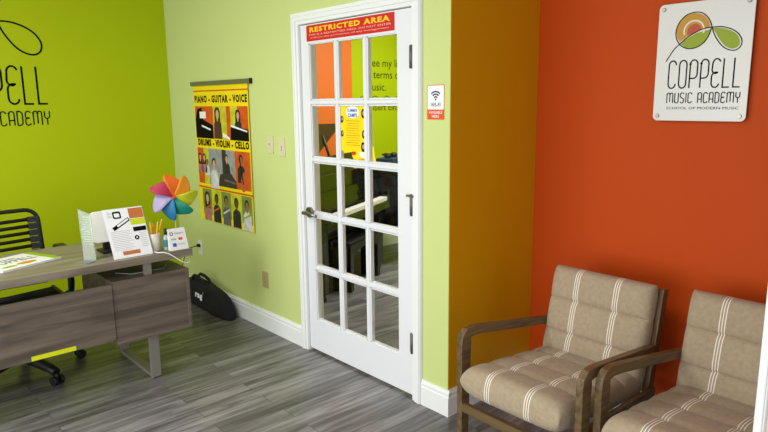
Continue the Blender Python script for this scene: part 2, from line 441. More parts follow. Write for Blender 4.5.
def cr(pts, n=8, closed=False):
    out = []; N = len(pts)
    for i in range(N if closed else N-1):
        g = lambda j: Vector(pts[j % N]) if closed else Vector(pts[max(0, min(N-1, j))])
        p0, p1, p2, p3 = g(i-1), g(i), g(i+1), g(i+2)
        for k in range(n):
            t = k/n
            v = .5*((2*p1)+(p2-p0)*t+(2*p0-5*p1+4*p2-p3)*t*t+(3*p1-p0-3*p2+p3)*t**3)
            out.append((v.x, v.y))
    if not closed: out.append(tuple(pts[-1]))
    return out
# swoosh in sign coordinates relative to the bottom right of COPPELL (1.004, 1.63)
SWOOSH = [(.688,1.751),(.718,1.799),(.748,1.828),(.780,1.853),(.814,1.871),(.845,1.882),(.874,1.884),(.912,1.883),(.950,1.871),(.980,1.850),(.996,1.822),(.993,1.797),(.974,1.783),(.947,1.787),(.922,1.803),(.900,1.830),(.884,1.858),(.874,1.886),(.866,1.908),(.850,1.932),(.826,1.949),(.798,1.953),(.765,1.945),(.738,1.920),(.724,1.885),(.727,1.850),(.745,1.820),(.775,1.803),(.810,1.803),(.842,1.820),(.862,1.848),(.872,1.880)]
LEAFP = [(.880,1.880),(.912,1.878),(.948,1.866),(.975,1.847),(.989,1.822),(.986,1.800),(.970,1.790),(.949,1.793),(.926,1.809),(.906,1.834),(.890,1.860)]

# ------------------------------------------------------------------ wall decal on the lime wall
def rel(p, k=1): return ((p[0]-1.004)*k, (p[1]-1.63)*k)
K = 2.15
frL = Frame((XL, -.932, 1.596), (0, 1, 0), (0, 0, 1))   # n = +X
b = MB()
thin_text(b, frL, 'COPPELL', -.301*K+.008, .006, 0, .262, .0130, .0003, .0012, INK)
thin_text(b, frL, 'MUSIC', -.302*K, -.175*K, -.150, -.052, .0088, .0003, .0012, INK, .2)
thin_text(b, frL, 'ACADEMY', -.166*K, .004*K, -.150, -.052, .0088, .0003, .0012, INK, .2)
b.stroke(frL, [(rel(p, K)[0]+.020, rel(p, K)[1]+.016) for p in cr(SWOOSH, 5)], .0120, .0003, .0012, INK)
tag(b.build('wall_lettering'), 'large black outline logo and lettering stuck on the lime green wall above the desk', 'wall decal')

# ------------------------------------------------------------------ framed sign on the orange wall
frS = Frame((0, YO, 0), (1, 0, 0), (0, 0, 1))   # n=-Y
sign = tag(empty('academy_sign', (.84, YO-.02, 1.74)), 'brushed silver plate sign with round green and ochre logo on the orange wall', 'sign')
fs = Frame((-.8293, .02, -1.7414), (1, 0, 0), (0, 0, 1))
b = MB(); b.rrect(fs, .643, 1.488, 1.037, 1.999, .022, .022, .027, ALU, 6); b.build('plate', None, sign, bevel=.0008)
for x, z in ((.664, 1.977), (1.013, 1.977), (.664, 1.510), (1.013, 1.510)):
    b = MB(); b.cyl(fs.p(x, z, .001), fs.p(x, z, .034), .0085, NICK, 18); b.build('standoff_bolt', None, sign, bevel=.001)
b = MB(); h0, h1 = .0271, .0278
thin_text(b, fs, 'COPPELL', .704, 1.003, 1.632, 1.752, .0058, h0, h1, INK)
thin_text(b, fs, 'MUSIC', .703, .812, 1.567, 1.611, .0042, h0, h1, INK, .2)
thin_text(b, fs, 'ACADEMY', .838, 1.007, 1.567, 1.611, .0042, h0, h1, INK, .2)
b.text(fs, 'SCHOOL OF MODERN MUSIC', 1, .703, 1.5385, h0, h1, INK, width=.304, height=.0115, bold=.0)
b.build('lettering', None, sign, fix=False)
b = MB()
b.ell(fs, .797, 1.878, .071, .072, h0, h0+.0003, OCHRE, 40)
b.prism(fs, [(.729,1.842),(.745,1.818),(.77,1.806),(.80,1.803),(.83,1.811),(.852,1.828),(.866,1.856),(.869,1.878),(.84,1.872),(.80,1.861),(.76,1.835),(.748,1.826)][2:]+[(.735,1.832)], h0+.0003, h0+.0006, LEAF)
b.stroke(fs, arc(.800, 1.876, .042, .042, -18, 200, 24), .006, h0+.0006, h0+.0008, ALU)
b.ell(fs, .802, 1.873, .030, .032, h0+.0004, h0+.0007, BRICK, 24, t0=-10, t1=205)
b.stroke(fs, [(.740,1.826),(.775,1.850),(.81,1.868),(.868,1.880)], .006, h0+.0008, h0+.0009, ALU)
b.prism(fs, cr(LEAFP, 4, True), h0, h0+.0004, LEAF)
b.stroke(fs, cr(SWOOSH, 6), .0042, h0+.0009, h0+.0013, INK)
b.build('logo', None, sign)

# ------------------------------------------------------------------ small wall plates
def plate(name, x, z, label, cat, kind_, m, group):
    o = tag(empty(name, (x, 0, z)), label, cat, group)
    f = Frame((0, 0, 0), (1, 0, 0), (0, 0, 1))
    b = MB(); b.rrect(f, -.036, -.058, .036, .058, .006, .0005, .006, m, 3); b.build('cover_plate', None, o, bevel=.0015)
    if kind_ == 'switch':
        MB().box((-.006, -.007, -.013), (.006, -.005, .013), m).box((-.0045, -.021, -.002), (.0045, -.006, .010), m).build('toggle', None, o)
    elif kind_ == 'dimmer':
        b = MB(); b.cyl((0, -.006, .004), (0, -.016, .004), .006, m, 14); b.box((-.003, -.009, -.02), (.003, -.006, -.008), TAN); b.build('toggle', None, o)
    else:
        for dz in (-.02, .02):
            b = MB(); b.rrect(f, -.017, dz-.014, .017, dz+.014, .006, .006, .0075, m, 3)
            b.box((-.008, -.0078, dz-.004), (-.006, -.0076, dz+.006), INK); b.box((.006, -.0078, dz-.004), (.008, -.0076, dz+.006), INK)
            b.build('receptacle', None, o)
    return o
plate('light_switch', -1.572, 1.315, 'ivory toggle switch plate nearest the band poster on the pale green wall', 'switch', 'switch', IVORY, 'switch plates beside the door')
plate('light_switch', -1.436, 1.303, 'ivory switch plate nearest the glass door on the pale green wall', 'switch', 'dimmer', IVORY, 'switch plates beside the door')
plate('wall_outlet', -1.715, .365, 'tan outlet low on the pale green wall below the switches', 'outlet', 'outlet', TAN, 'wall outlets')
plate('wall_outlet', -2.70, .43, 'ivory outlet with a black plug beside the end of the desk', 'outlet', 'outlet', PLASW, 'wall outlets')
b = MB(); b.box((-2.712, -.030, .440), (-2.688, -.0076, .462)); b.tube([(-2.70, -.03, .45), (-2.74, -.10, .43), (-2.70, -.16, .33), (-2.62, -.22, .20), (-2.54, -.26, .012), (-2.2, -.45, .006)], .0035)
tag(b.build('power_cord', BLACK), 'black power cord plugged into the outlet beside the desk', 'cord')

# wifi sticker
f = Frame((0, 0, 0), (1, 0, 0), (0, 0, 1))
o = tag(empty('wifi_sticker', (-.091, 0, 1.58)), 'small white and orange WI-FI sticker right of the door frame', 'sticker')
b = MB(); b.rrect(f, -.056, -.082, .056, .082, .005, .0004, .0012, STOR, 3); b.rrect(f, -.0525, -.034, .0525, .0785, .003, .0012, .0014, PAPER, 3); b.build('backing', None, o)
b = MB()
for r in (.014, .027, .040): b.stroke(f, arc(0, .012, r, r*.95, 45, 135, 8), .0070, .0014, .0018, NAVY)
b.ell(f, 0, .013, .005, .005, .0014, .0018, NAVY, 12)
b.text(f, 'WI-FI', 1, 0, -.022, .0014, .0018, NAVY, 'CENTER', .012, .062, .020)
b.text(f, 'AVAILABLE', 1, 0, -.054, .0012, .0018, PAPER, 'CENTER', .008, .088, .013)
b.text(f, 'HERE', 1, 0, -.073, .0012, .0018, PAPER, 'CENTER', .008, .046, .013)
b.build('lettering', None, o, fix=False)

# red sign on the door head
o = tag(empty('restricted_area_sign', (-.756, .003, 1.983)), 'red RESTRICTED AREA sign with yellow capitals across the top of the glass door', 'sign')
b = MB(); b.rect(f, -.378, -.046, .378, .044, .0002, .0012, RED); b.build('backing', None, o)
b = MB(); b.text(f, 'RESTRICTED AREA', 1, 0, .003, .0012, .0018, GOLD, 'CENTER', .05, .69, .029)
b.text(f, 'THIS IS A RESTRICTED AREA. DO NOT ENTER', 1, 0, -.016, .0012, .0018, mat('pale_pink_ink', (246, 190, 180), .6), 'CENTER', .0, .71, .0100)
b.text(f, 'without the permission of any management', 1, 0, -.034, .0012, .0018, mat('pale_pink_ink', (246, 190, 180), .6), 'CENTER', .0, .68, .0105)
b.build('lettering', None, o, fix=False)

# yellow flyer on the glass
o = tag(empty('yellow_flyer', (-.742, .019, 1.454)), 'yellow flyer with blue and red print taped to the door glass', 'poster')
b = MB(); b.rect(f, -.105, -.143, .108, .143, .0002, .001, YEL)
pts = []
for a, c_, r in ((-.094, .035, .020), (-.094, -.045, .018), (.092, .068, .026), (.095, -.045, .024), (.088, -.115, .028)):
    b.ell(f, a, c_, r*.62, r, .001, .0014, INK, 14); b.ell(f, a+.002, c_+.002, r*.32, r*.5, .0014, .0016, mat('print_skin', (206, 160, 130), .6), 10)
b.ell(f, .0, .075, .058, .034, .001, .0013, PAPER, 24); b.build('sheet', None, o)
b = MB(); b.text(f, 'MUSIC ACADEMY', 1, 0, .124, .001, .0016, RED, 'CENTER', .02, .15, .011)
b.text(f, 'SUMMER', 1, 0, .076, .0013, .0018, BLUE, 'CENTER', .02, .085, .018); b.text(f, 'CAMPS', 1, 0, .048, .0013, .0018, BLUE, 'CENTER', .04, .08, .021)
for i in range(11): b.rect(f, -.06+.006*(i % 3), .026-.0135*i, .06-.009*(i % 2), .0285-.0135*i, .001, .0014, STOR if i % 3 else RED)
b.build('lettering', None, o, fix=False)

# ------------------------------------------------------------------ hanging poster
def person_bits(b, f, x, z, s, skin, hair, shirt, h, long=False, tilt=0):
    m4 = h+.0001
    b.prism(f, [(x-.055*s, z-.16*s), (x-.05*s, z-.06*s), (x-.02*s, z-.035*s), (x+.02*s, z-.035*s), (x+.05*s, z-.06*s), (x+.055*s, z-.16*s)], m4, m4+.0003, shirt)
    if long: b.prism(f, [(x-.040*s, z-.07*s), (x-.038*s, z+.02*s), (x-.02*s, z+.045*s), (x+.02*s, z+.045*s), (x+.038*s, z+.02*s), (x+.040*s, z-.07*s)], m4+.0002, m4+.0004, hair)
    b.ell(f, x, z+.008*s, .029*s, .036*s, m4+.0003, m4+.0005, hair, 14)
    b.ell(f, x+.002*s, z-.002*s, .021*s, .030*s, m4+.0005, m4+.0007, skin, 14)
    b.rect(f, x-.008*s, z-.045*s, x+.008*s, z-.025*s, m4+.0004, m4+.0006, skin)
SK = [mat('print_skin', (206, 160, 130), .6), mat('print_skin_brown', (150, 100, 72), .6), mat('print_skin_dark', (96, 62, 46), .6)]
HR = mat('print_dark_hair', (34, 24, 22), .6); HB = mat('print_brown_hair', (74, 44, 30), .6)
PO = mat('print_orange_ground', (206, 84, 24), .6, noise=.5, nscale=22); PY = mat('print_yellow_ground', (196, 196, 40), .6, noise=.5, nscale=22); PG = mat('print_grey_ground', (150, 152, 150), .6, noise=.5, nscale=22)
PD = mat('print_dark_ground', (56, 44, 40), .6, noise=.5, nscale=22); PGR = mat('print_green_ground', (120, 140, 60), .6, noise=.5, nscale=22)
SHR = [mat('print_maroon_shirt', (80, 40, 46), .6, noise=.5, nscale=22), mat('print_grey_shirt', (92, 92, 96), .6, noise=.5, nscale=22), mat('print_white_shirt', (206, 206, 206), .6, noise=.5, nscale=22), mat('print_black_shirt', (36, 34, 38), .6), mat('print_pink_shirt', (170, 110, 110), .6, noise=.5, nscale=22)]
PX0, PX1, PZ0, PZ1 = -2.632, -1.815, .685, 1.728
o = tag(empty('music_lessons_poster', (0, 0, 0)), 'tall yellow poster of music students hanging from a grey rail on the pale green wall', 'poster')
fp = Frame((PX0, 0, PZ0), (1, 0, 0), (0, 0, 1)); W = PX1-PX0; HH = PZ1-PZ0
b = MB(); b.rect(fp, 0, 0, W, HH, .010, .0112, YEL); b.rect(fp, 0, HH-.055, W, HH-.045, .0112, .0114, PO)
b.rect(fp, 0, .255, W, .268, .0112, .0114, PO); b.build('sheet', None, o)
b = MB(); b.box((PX0-.022, -.024, PZ1-.012), (PX1+.045, -.001, PZ1+.020)); b.build('hanging_rail', mat('rail_grey', (116, 118, 88), .4, .3), o, bevel=.003)
b = MB(); b.box((PX1+.045, -.025, PZ1-.014), (PX1+.050, -.001, PZ1+.022)); b.build('rail_cap', BLACK, o)
b = MB()
b.text(fp, 'PIANO - GUITAR - VOICE', 1, W/2, .905, .0112, .0118, INK, 'CENTER', .055, W-.03, .056)
b.text(fp, 'DRUMS - VIOLIN - CELLO', 1, W/2+.01, .582, .0126, .0130, INK, 'CENTER', .055, W-.05, .054)
b.build('lettering', None, o, fix=False)
h = .0112
b = MB()      # top picture: pianists
b.rect(fp, .012, .640, W-.012, .880, h, h+.0002, PO); b.rect(fp, .30, .640, .50, .880, h+.0002, h+.0003, PY); b.rect(fp, .56, .68, .66, .88, h+.0002, h+.0003, PY)
b.prism(fp, [(.012, .640), (.012, .78), (.05, .86), (.12, .87), (.14, .78), (.29, .74), (.29, .640)], h+.0003, h+.0005, INK)
b.rect(fp, .085, .790, .185, .840, h+.0005, h+.0008, PAPER)
b.prism(fp, [(.11, .728), (.25, .700), (.25, .713), (.11, .741)], h+.0005, h+.0008, PAPER)
person_bits(b, fp, .365, .822, 1.12, SK[0], HB, SHR[0], h+.0003, True)
b.prism(fp, [(.44, .66), (.54, .64), (.54, .655), (.44, .69)], h+.001, h+.0013, PAPER)
person_bits(b, fp, .665, .815, .9, SK[0], HR, SHR[3], h+.0003, True)
b.prism(fp, [(.55, .640), (.56, .745), (W-.012, .720), (W-.012, .640)], h+.0012, h+.0014, INK); b.prism(fp, [(.56, .735), (W-.03, .702), (W-.03, .712), (.56, .750)], h+.0014, h+.0016, PAPER)
b.build('picture', None, o)
b = MB()      # middle picture: strings and drums
b.rect(fp, .012, .290, W-.012, .565, h, h+.0002, PG); b.rect(fp, .012, .290, .11, .565, h+.0002, h+.0003, PO); b.rect(fp, .11, .29, .19, .565, h+.0002, h+.0003, PY); b.rect(fp, .59, .29, W-.012, .565, h+.0002, h+.0003, PO)
b.rect(fp, .40, .290, .46, .565, h+.0002, h+.0003, PD)
for x, z, s_, k, lg in ((.05, .49, .75, 0, True), (.115, .49, .72, 0, True), (.165, .455, .6, 1, False)): person_bits(b, fp, x, z, s_, SK[k], HR, SHR[4 if lg else 2], h+.0003, lg)
person_bits(b, fp, .27, .448, 1.15, SK[0], HR, SHR[2], h+.0004)
person_bits(b, fp, .47, .500, .8, SK[0], HR, SHR[3], h+.0004)
b.prism(fp, [(.33, .290), (.36, .38), (.52, .40), (.60, .34), (.60, .290)], h+.0012, h+.0014, PD)
b.prism(fp, [(.42, .335), (.60, .32), (.60, .335), (.42, .35)], h+.0014, h+.0016, SHR[1])
person_bits(b, fp, .675, .500, 1.0, SK[1], HR, SHR[3], h+.0004)
b.ell(fp, .71, .35, .040, .075, h+.0012, h+.0014, BRICK, 18, -.25); b.stroke(fp, [(.70, .33), (.66, .52)], .012, h+.0014, h+.0016, INK)
b.build('picture', None, o)
b = MB()      # bottom row of students
gr = [PGR, PY, PGR, PY, PGR]
for i in range(5):
    x0 = .055+i*(W-.065)/5; x1 = x0+(W-.065)/5-.004; b.rect(fp, x0, .050, x1, .250, h, h+.0002, gr[i])
    xm = (x0+x1)/2; person_bits(b, fp, xm, .178, 1.1, SK[(0, 2, 1, 2, 1)[i]], HR, SHR[(4, 3, 1, 3, 2)[i]], h+.0002, i == 0)
    b.stroke(fp, [(xm-.05, .085), (xm+.05, .125)], .014, h+.0012, h+.0015, (BRICK, PO, SHR[2], PD, LEAF)[i])
b.build('picture', None, o)

# ------------------------------------------------------------------ armchairs
def armchair():
    root = empty('armchair')
    hw = .292
    for s in (-1, 1):
        x = s*hw
        arm = [(-.228, 0), (-.224, .40), (-.222, .54), (-.220, .572), (-.205, .588), (-.17, .592), (-.12, .588), (.37, .520)]
        MB().bar(arm, .030, [.040, .056, .062, .056, .046, .042, .040, .036], [x]*6+[x-s*.002, x-s*.034]).build('arm', CHW if s else None, root, bevel=.003)
        MB().bar([(.310, 0), (.350, .22), (.390, .40), (.462, .768)], .028, .046, s*.250).build('back_post', CHWZ, root, bevel=.003)
        MB().bar([(-.225, .350), (.385, .325)], .024, .040, [s*hw, s*.270]).build('side_rail', CHW, root, bevel=.003)
    MB().box((-hw, -.25, .235), (hw, -.222, .275)).build('front_rail', CHWX, root, bevel=.003)
    MB().box((-hw, .36, .22), (hw, .385, .26)).build('back_rail', CHWX, root, bevel=.003)
    # cushions: channelled slabs as grids
    def cushion(name, n_seg, L, Wd, Tk, P, D, Nn, lab=None):
        """L length along D with n_seg channels, width Wd along x, thickness Tk along Nn"""
        b = MB(); nu, nv = 24, n_seg*12; P = Vector(P); D = Vector(D).normalized(); Nn = Vector(Nn).normalized()
        def shape(u, v, side):
            su = max(0, 1-abs(2*u-1)**8)**.36
            d = min(v, 1-v)*L/(Tk*.55); sv = max(0, 1-(1-min(1, d))**3.2)**.38
            w_ = v*n_seg; fr_ = w_-math.floor(w_)
            groove = max(0, 1-abs(2*fr_-1)**4)**.5
            if v*n_seg < .5 or v*n_seg > n_seg-.5: groove = 1
            return Tk/2*su*sv*(.66+.34*groove)*side
        grid = {}
        for side in (1, -1):
            for i in range(nu+1):
                for j in range(nv+1):
                    u = i/nu; v = j/nv
                    u = .5-.5*math.cos(PI*u); v = (int(j//12)+(.5-.5*math.cos(PI*(j % 12)/12)))/n_seg
                    x = (u-.5)*Wd*(1-.02*(2*abs(v-.5))**8)
                    t = shape(u, v, side)
                    edge = i in (0, nu) or j in (0, nv)
                    if edge: t = 0
                    key = (i, j, 0 if edge else side)
                    if key not in grid:
                        bulge = .0
                        p = P+Vector((x, 0, 0))+D*(v*L)+Nn*t
                        grid[key] = b.bm.verts.new(p)
        def g(i, j, sd): return grid[(i, j, 0 if (i in (0, nu) or j in (0, nv)) else sd)]
        for sd in (1, -1):
            for i in range(nu):
                for j in range(nv):
                    q = [g(i, j, sd), g(i+1, j, sd), g(i+1, j+1, sd), g(i, j+1, sd)]
                    b.face(q if sd > 0 else q[::-1], FAB, True)
        return b.build(name, None, root, subsurf=1)
    cushion('seat', 4, .65, .500, .140, (0, -.303, .414), (0, 1, -.10), (0, .10, 1))
    cushion('backrest', 3, .462, .500, .120, (0, .315, .342), (0, .215, 1), (0, -1, .215))
    return root
a1 = armchair(); a1.location = (.600, -.018, 0); a1.rotation_euler = (0, 0, math.radians(-1.2))
tag(a1, 'striped taupe armchair with wooden arms in the alcove corner by the mustard wall', 'armchair', 'striped waiting armchairs')
a2 = copy_tree(a1); a2.location = (1.225, .03, 0); a2.rotation_euler = (0, 0, math.radians(-1))
tag(a2, 'striped taupe armchair under the silver sign, cut off by the white trim', 'armchair', 'striped waiting armchairs')

# ------------------------------------------------------------------ desk
desk = tag(empty('reception_desk', (-1.74, -1.7, 0)), 'grey brown laminate reception desk with hanging pedestal in front of the lime wall', 'desk')
def dk(b, name, m, **k): 
    o = b.build(name, m, None, **k); o.parent = desk; o.matrix_parent_inverse = Matrix.Translation((1.74, 1.7, 0)); return o
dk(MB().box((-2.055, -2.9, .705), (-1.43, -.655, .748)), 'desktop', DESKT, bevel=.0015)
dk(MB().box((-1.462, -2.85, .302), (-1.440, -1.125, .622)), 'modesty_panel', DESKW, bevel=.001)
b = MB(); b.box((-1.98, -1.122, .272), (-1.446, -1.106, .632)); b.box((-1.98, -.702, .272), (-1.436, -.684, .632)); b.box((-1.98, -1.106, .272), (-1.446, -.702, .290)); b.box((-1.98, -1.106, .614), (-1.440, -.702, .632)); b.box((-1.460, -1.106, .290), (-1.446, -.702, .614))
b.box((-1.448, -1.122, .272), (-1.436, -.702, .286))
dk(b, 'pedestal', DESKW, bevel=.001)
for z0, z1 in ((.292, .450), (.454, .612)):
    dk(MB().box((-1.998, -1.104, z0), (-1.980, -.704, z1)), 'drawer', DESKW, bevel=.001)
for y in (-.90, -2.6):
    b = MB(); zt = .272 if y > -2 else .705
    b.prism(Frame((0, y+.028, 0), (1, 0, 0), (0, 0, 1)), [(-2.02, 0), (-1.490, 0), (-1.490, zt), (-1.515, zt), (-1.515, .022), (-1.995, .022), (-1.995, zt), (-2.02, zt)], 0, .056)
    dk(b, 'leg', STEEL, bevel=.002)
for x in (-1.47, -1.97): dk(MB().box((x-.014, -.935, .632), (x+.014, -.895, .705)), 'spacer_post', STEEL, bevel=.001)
tag(MB().box((-1.4396, -1.548, .305), (-1.4375, -1.335, .328)).build('yellow_tape_strip', mat('yellow_tape', (222, 228, 10), .5)), 'bright yellow strip along the bottom edge of the desk front panel', 'tape')

# magazine
mg = tag(empty('magazine', (0, 0, 0)), 'glossy green and white magazine lying on the desk beside the chair', 'magazine')
A = Vector((-1.585, -1.60, .749)); B_ = Vector((-1.705, -1.296, .749)); D_ = Vector((-1.93, -1.70, .749))
fm = Frame(A, B_-A, D_-A)
fm.v = (D_-A)-(D_-A).dot(fm.u)*fm.u; fm.v.normalize(); fm.n = Vector((0, 0, 1))
b = MB(); b.rect(fm, 0, 0, .33, .27, .0003, .011, PAPER)
b.build('pages', None, mg)
b = MB(); b.rect(fm, -.002, -.002, .332, .272, .0112, .012, mat('magazine_cover', (238, 238, 232), .3))
b.rect(fm, .29, 0, .332, .272, .012, .0122, LEAF); b.ell(fm, .17, .06, .055, .028, .012, .0123, OCHRE, 20); b.ell(fm, .07, .05, .04, .018, .012, .0123, LEAF, 20)
b.text(fm, 'COPPELL', 1, .025, .115, .012, .0126, GREYINK, 'LEFT', .02, .25, .07)
b.rect(fm, .02, .20, .20, .215, .012, .0124, GREYINK)
b.build('cover', None, mg)

# acrylic holder
ac = tag(empty('acrylic_holder', (0, 0, 0)), 'clear upright acrylic sheet holder left of the flyer on the desk', 'sign holder')
ACR = mat('frosted_acrylic', (232, 240, 230), .2, trans=.75, spec=.4, ior=1.1)
p0 = Vector((-1.515, -1.170, .748)); p1 = Vector((-1.640, -1.262, .748))
u = (p1-p0).normalized(); n_ = Vector((u.y, -u.x, 0))
fa = Frame(p0, u, Vector((0, 0, 1))+n_*.0)
b = MB(); b.prism(fa, [(0, 0), (.075, 0), (.085, .285), (.01, .258)], 0, .004, ACR); b.rect(fa, 0, 0, .075, .004, -.06, 0, ACR); b.build('sheet_holder', None, ac)
b = MB()
for i in range(12): b.rect(fa, .016+.0005*i, .09+.0135*i, .074-.004*(i % 3), .096+.0135*i, .0042, .0046, PAPER)
b.build('lettering', None, ac)

# flyer in front, leaning back
fl = tag(empty('flyer_sheet', (0, 0, 0)), 'white printed flyer with orange and yellow blocks standing on the desk', 'flyer')
q0 = Vector((-1.465, -1.092, .749)); q1 = Vector((-1.465, -.872, .749))
ff = Frame(q0, q1-q0, Vector((-.16, -.06, 1)))
ff.v = Vector((-.20, -.09, 1)).normalized(); ff.n = ff.u.cross(ff.v).normalized()
b = MB(); b.rect(ff, 0, 0, .216, .278, 0, .0015, PAPER); b.build('sheet', None, fl)
b = MB(); h = .0017
b.rect(ff, .135, .215, .214, .272, h, h+.0004, mat('print_flyer_orange', (196, 112, 56), .6)); b.rect(ff, .135, .178, .214, .212, h, h+.0004, mat('print_lime', (200, 214, 20), .5)); b.rect(ff, .14, .140, .212, .165, h, h+.0004, INK); b.rect(ff, .055, .016, .150, .038, h, h+.0004, mat('print_flyer_orange', (196, 112, 56), .6))
b.stroke(ff, [(.035, .165), (.13, .215)], .020, h, h+.0004, INK); b.stroke(ff, [(.06, .180), (.125, .214)], .010, h+.0004, h+.0006, PAPER)
b.rrect(ff, .048, .222, .092, .262, .008, h, h+.0004, INK); b.rrect(ff, .056, .230, .084, .252, .004, h+.0004, h+.0006, PAPER)
b.ell(ff, .150, .105, .013, .013, h, h+.0004, INK, 14); b.ell(ff, .150, .105, .005, .005, h+.0004, h+.0006, PAPER, 10)
LG = mat('print_pale_grey', (172, 172, 176), .7)
for i in range(12): b.rect(ff, .016, .150-.0095*i, (.125, .118, .128, .108)[i % 4], .1520-.0095*i, h, h+.0003, LG)
for i in range(8): b.rect(ff, .168, .128-.011*i, .205, .1300-.011*i, h, h+.0003, LG)
for i in range(6): b.rect(ff, .02, .262-.006*i, .030+.012*(i % 3), .2640-.006*i, h, h+.0003, LG)
b.build('print', None, fl)
b = MB(); b.box((-1.60, -1.06, .749), (-1.482, -.93, .756)); b.box((-1.56, -1.01, .756), (-1.548, -.98, .88)); b.build('stand', BLACK, fl)

# white tablet like terminal behind the flyer
tm = tag(empty('payment_terminal', (-1.70, -1.04, .749)), 'white rounded display unit on a black stand behind the flyer', 'display')
fr1 = Frame((0, 0, 0), (0, 1, 0), (-.18, 0, 1))
b = MB(); b.rrect(fr1, -.08, .055, .10, .235, .025, 0, .022, PLASW); b.build('display', None, tm, bevel=.004)
b = MB(); b.box((-.06, -.05, 0), (.06, .05, .014)); b.bar([(-.0, .012), (-.0, .09)], .03, .05, -.01); b.build('stand', BLACK, tm, bevel=.003)

# pencil cup and pencils
cup = tag(empty('pencil_cup', (-1.52, -.846, .749)), 'pale round pencil cup on the desk beside the flyer', 'cup')
MB().lathe((0, 0, 0), [(.033, 0), (.036, .004), (.038, .105), (.035, .105), (.030, .008)]).build('body', mat('cup_beige', (206, 200, 184), .45), cup)
PEN = mat('pencil_yellow', (238, 158, 20), .45); pt = mat('pencil_wood', (226, 190, 140), .6); er = mat('pencil_eraser', (220, 130, 120), .7)
looks = ['leftmost', 'second from the left', 'middle', 'second from the right', 'rightmost']
for i, (dx, dy, h_, lx, ly) in enumerate([(-.005, -.020, .150, .0, -.018), (.012, -.010, .160, .0, -.006), (-.012, 0, .145, 0, .004), (.012, .010, .155, 0, .016), (-.002, .019, .165, .0, .035)]):
    base = Vector((-1.52+dx*.5, -.846+dy*.5, .758)); tip = Vector((-1.52+dx+lx, -.846+dy+ly, .749+h_)); d = (tip-base).normalized()
    p = MB(); p.tube([base, tip], .0052, PEN, 6); p.tube([tip, tip+d*.016], [.0052, .0006], pt, 6)
    tag(p.build('pencil'), f'orange yellow pencil in the cup on the desk, {looks[i]} of the five', 'pencil', 'pencils in the cup')

# small bottle
bt = tag(empty('sanitizer_bottle', (-1.487, -.786, .749)), 'small clear bottle with dark cap between the pencil cup and the card sign', 'bottle')
MB().lathe((0, 0, 0), [(.012, 0), (.015, .004), (.015, .075), (.008, .088), (.008, .094)]).build('body', mat('bottle_clear', (206, 222, 226), .15, trans=.5), bt)
MB().lathe((0, 0, 0), [(.0153, .022), (.0156, .024), (.0156, .062), (.0153, .064)]).build('bottle_label', mat('label_teal', (50, 120, 120), .5), bt)
MB().lathe((0, 0, .094), [(.010, 0), (.010, .020), (.004, .022), (.004, .028), (.012, .028), (.012, .033)]).build('cap', BLACK, bt)

# card sign, tent shape
cs = tag(empty('card_sign', (-1.475, -.722, .749), 0), 'white cardboard sign with payment logos at the right end of the desk', 'sign')
fc = Frame((.035, 0, .0005), (0, 1, 0), (-.22, -.08, 1)); fc.v = Vector((-.22, -.08, 1)).normalized(); fc.n = fc.u.cross(fc.v)
b = MB(); b.rect(fc, -.055, 0, .050, .128, 0, .002, PLASW); b.prism(Frame((0, -.060, 0), (1, 0, 0), (0, 0, 1)), [(.033, .0005), (-.02, .0005), (.008, .112)], 0, -.09, PLASW); b.build('card', None, cs)
b = MB(); h = .0022
b.rrect(fc, -.045, .088, -.025, .108, .004, h, h+.0003, GREYINK); b.rrect(fc, -.040, .093, -.030, .103, .002, h+.0003, h+.0005, PLASW)
b.text(fc, 'Square', 1, -.018, .090, h, h+.0005, GREYINK, 'LEFT', 0, .055, .016)
b.text(fc, 'VISA', 1, -.043, .060, h, h+.0005, NAVY, 'LEFT', .01, .030, .010)
b.ell(fc, .008, .065, .008, .008, h, h+.0003, RED, 14); b.ell(fc, .018, .065, .008, .008, h, h+.0004, STOR, 14)
b.rect(fc, -.040, .022, -.018, .042, h, h+.0004, BLUE); b.text(fc, 'DISCOVER', 1, -.006, .030, h, h+.0005, GREYINK, 'LEFT', 0, .040, .007)
b.build('print', None, cs, fix=False)

# white cable
cab = [(-1.52, -.87, .753), (-1.445, -.86, .754), (-1.43, -.83, .752), (-1.418, -.80, .740), (-1.410, -.77, .715), (-1.408, -.74, .69), (-1.412, -.71, .672), (-1.425, -.685, .668), (-1.44, -.668, .675)]
tag(MB().tube([Vector(p) for p in cab], .003, None, 8).build('white_cable', PLASW), 'white cable hanging over the right end of the desk front', 'cable')
cab = [(-1.60, -1.05, .640), (-1.52, -.98, .637), (-1.50, -.86, .642), (-1.52, -.80, .637), (-1.60, -.75, .637)]
tag(MB().tube([Vector(p) for p in cab], .003, None, 8).build('grey_cable', mat('cable_grey', (150, 150, 150), .5)), 'grey cable lying under the desktop on the pedestal', 'cable')

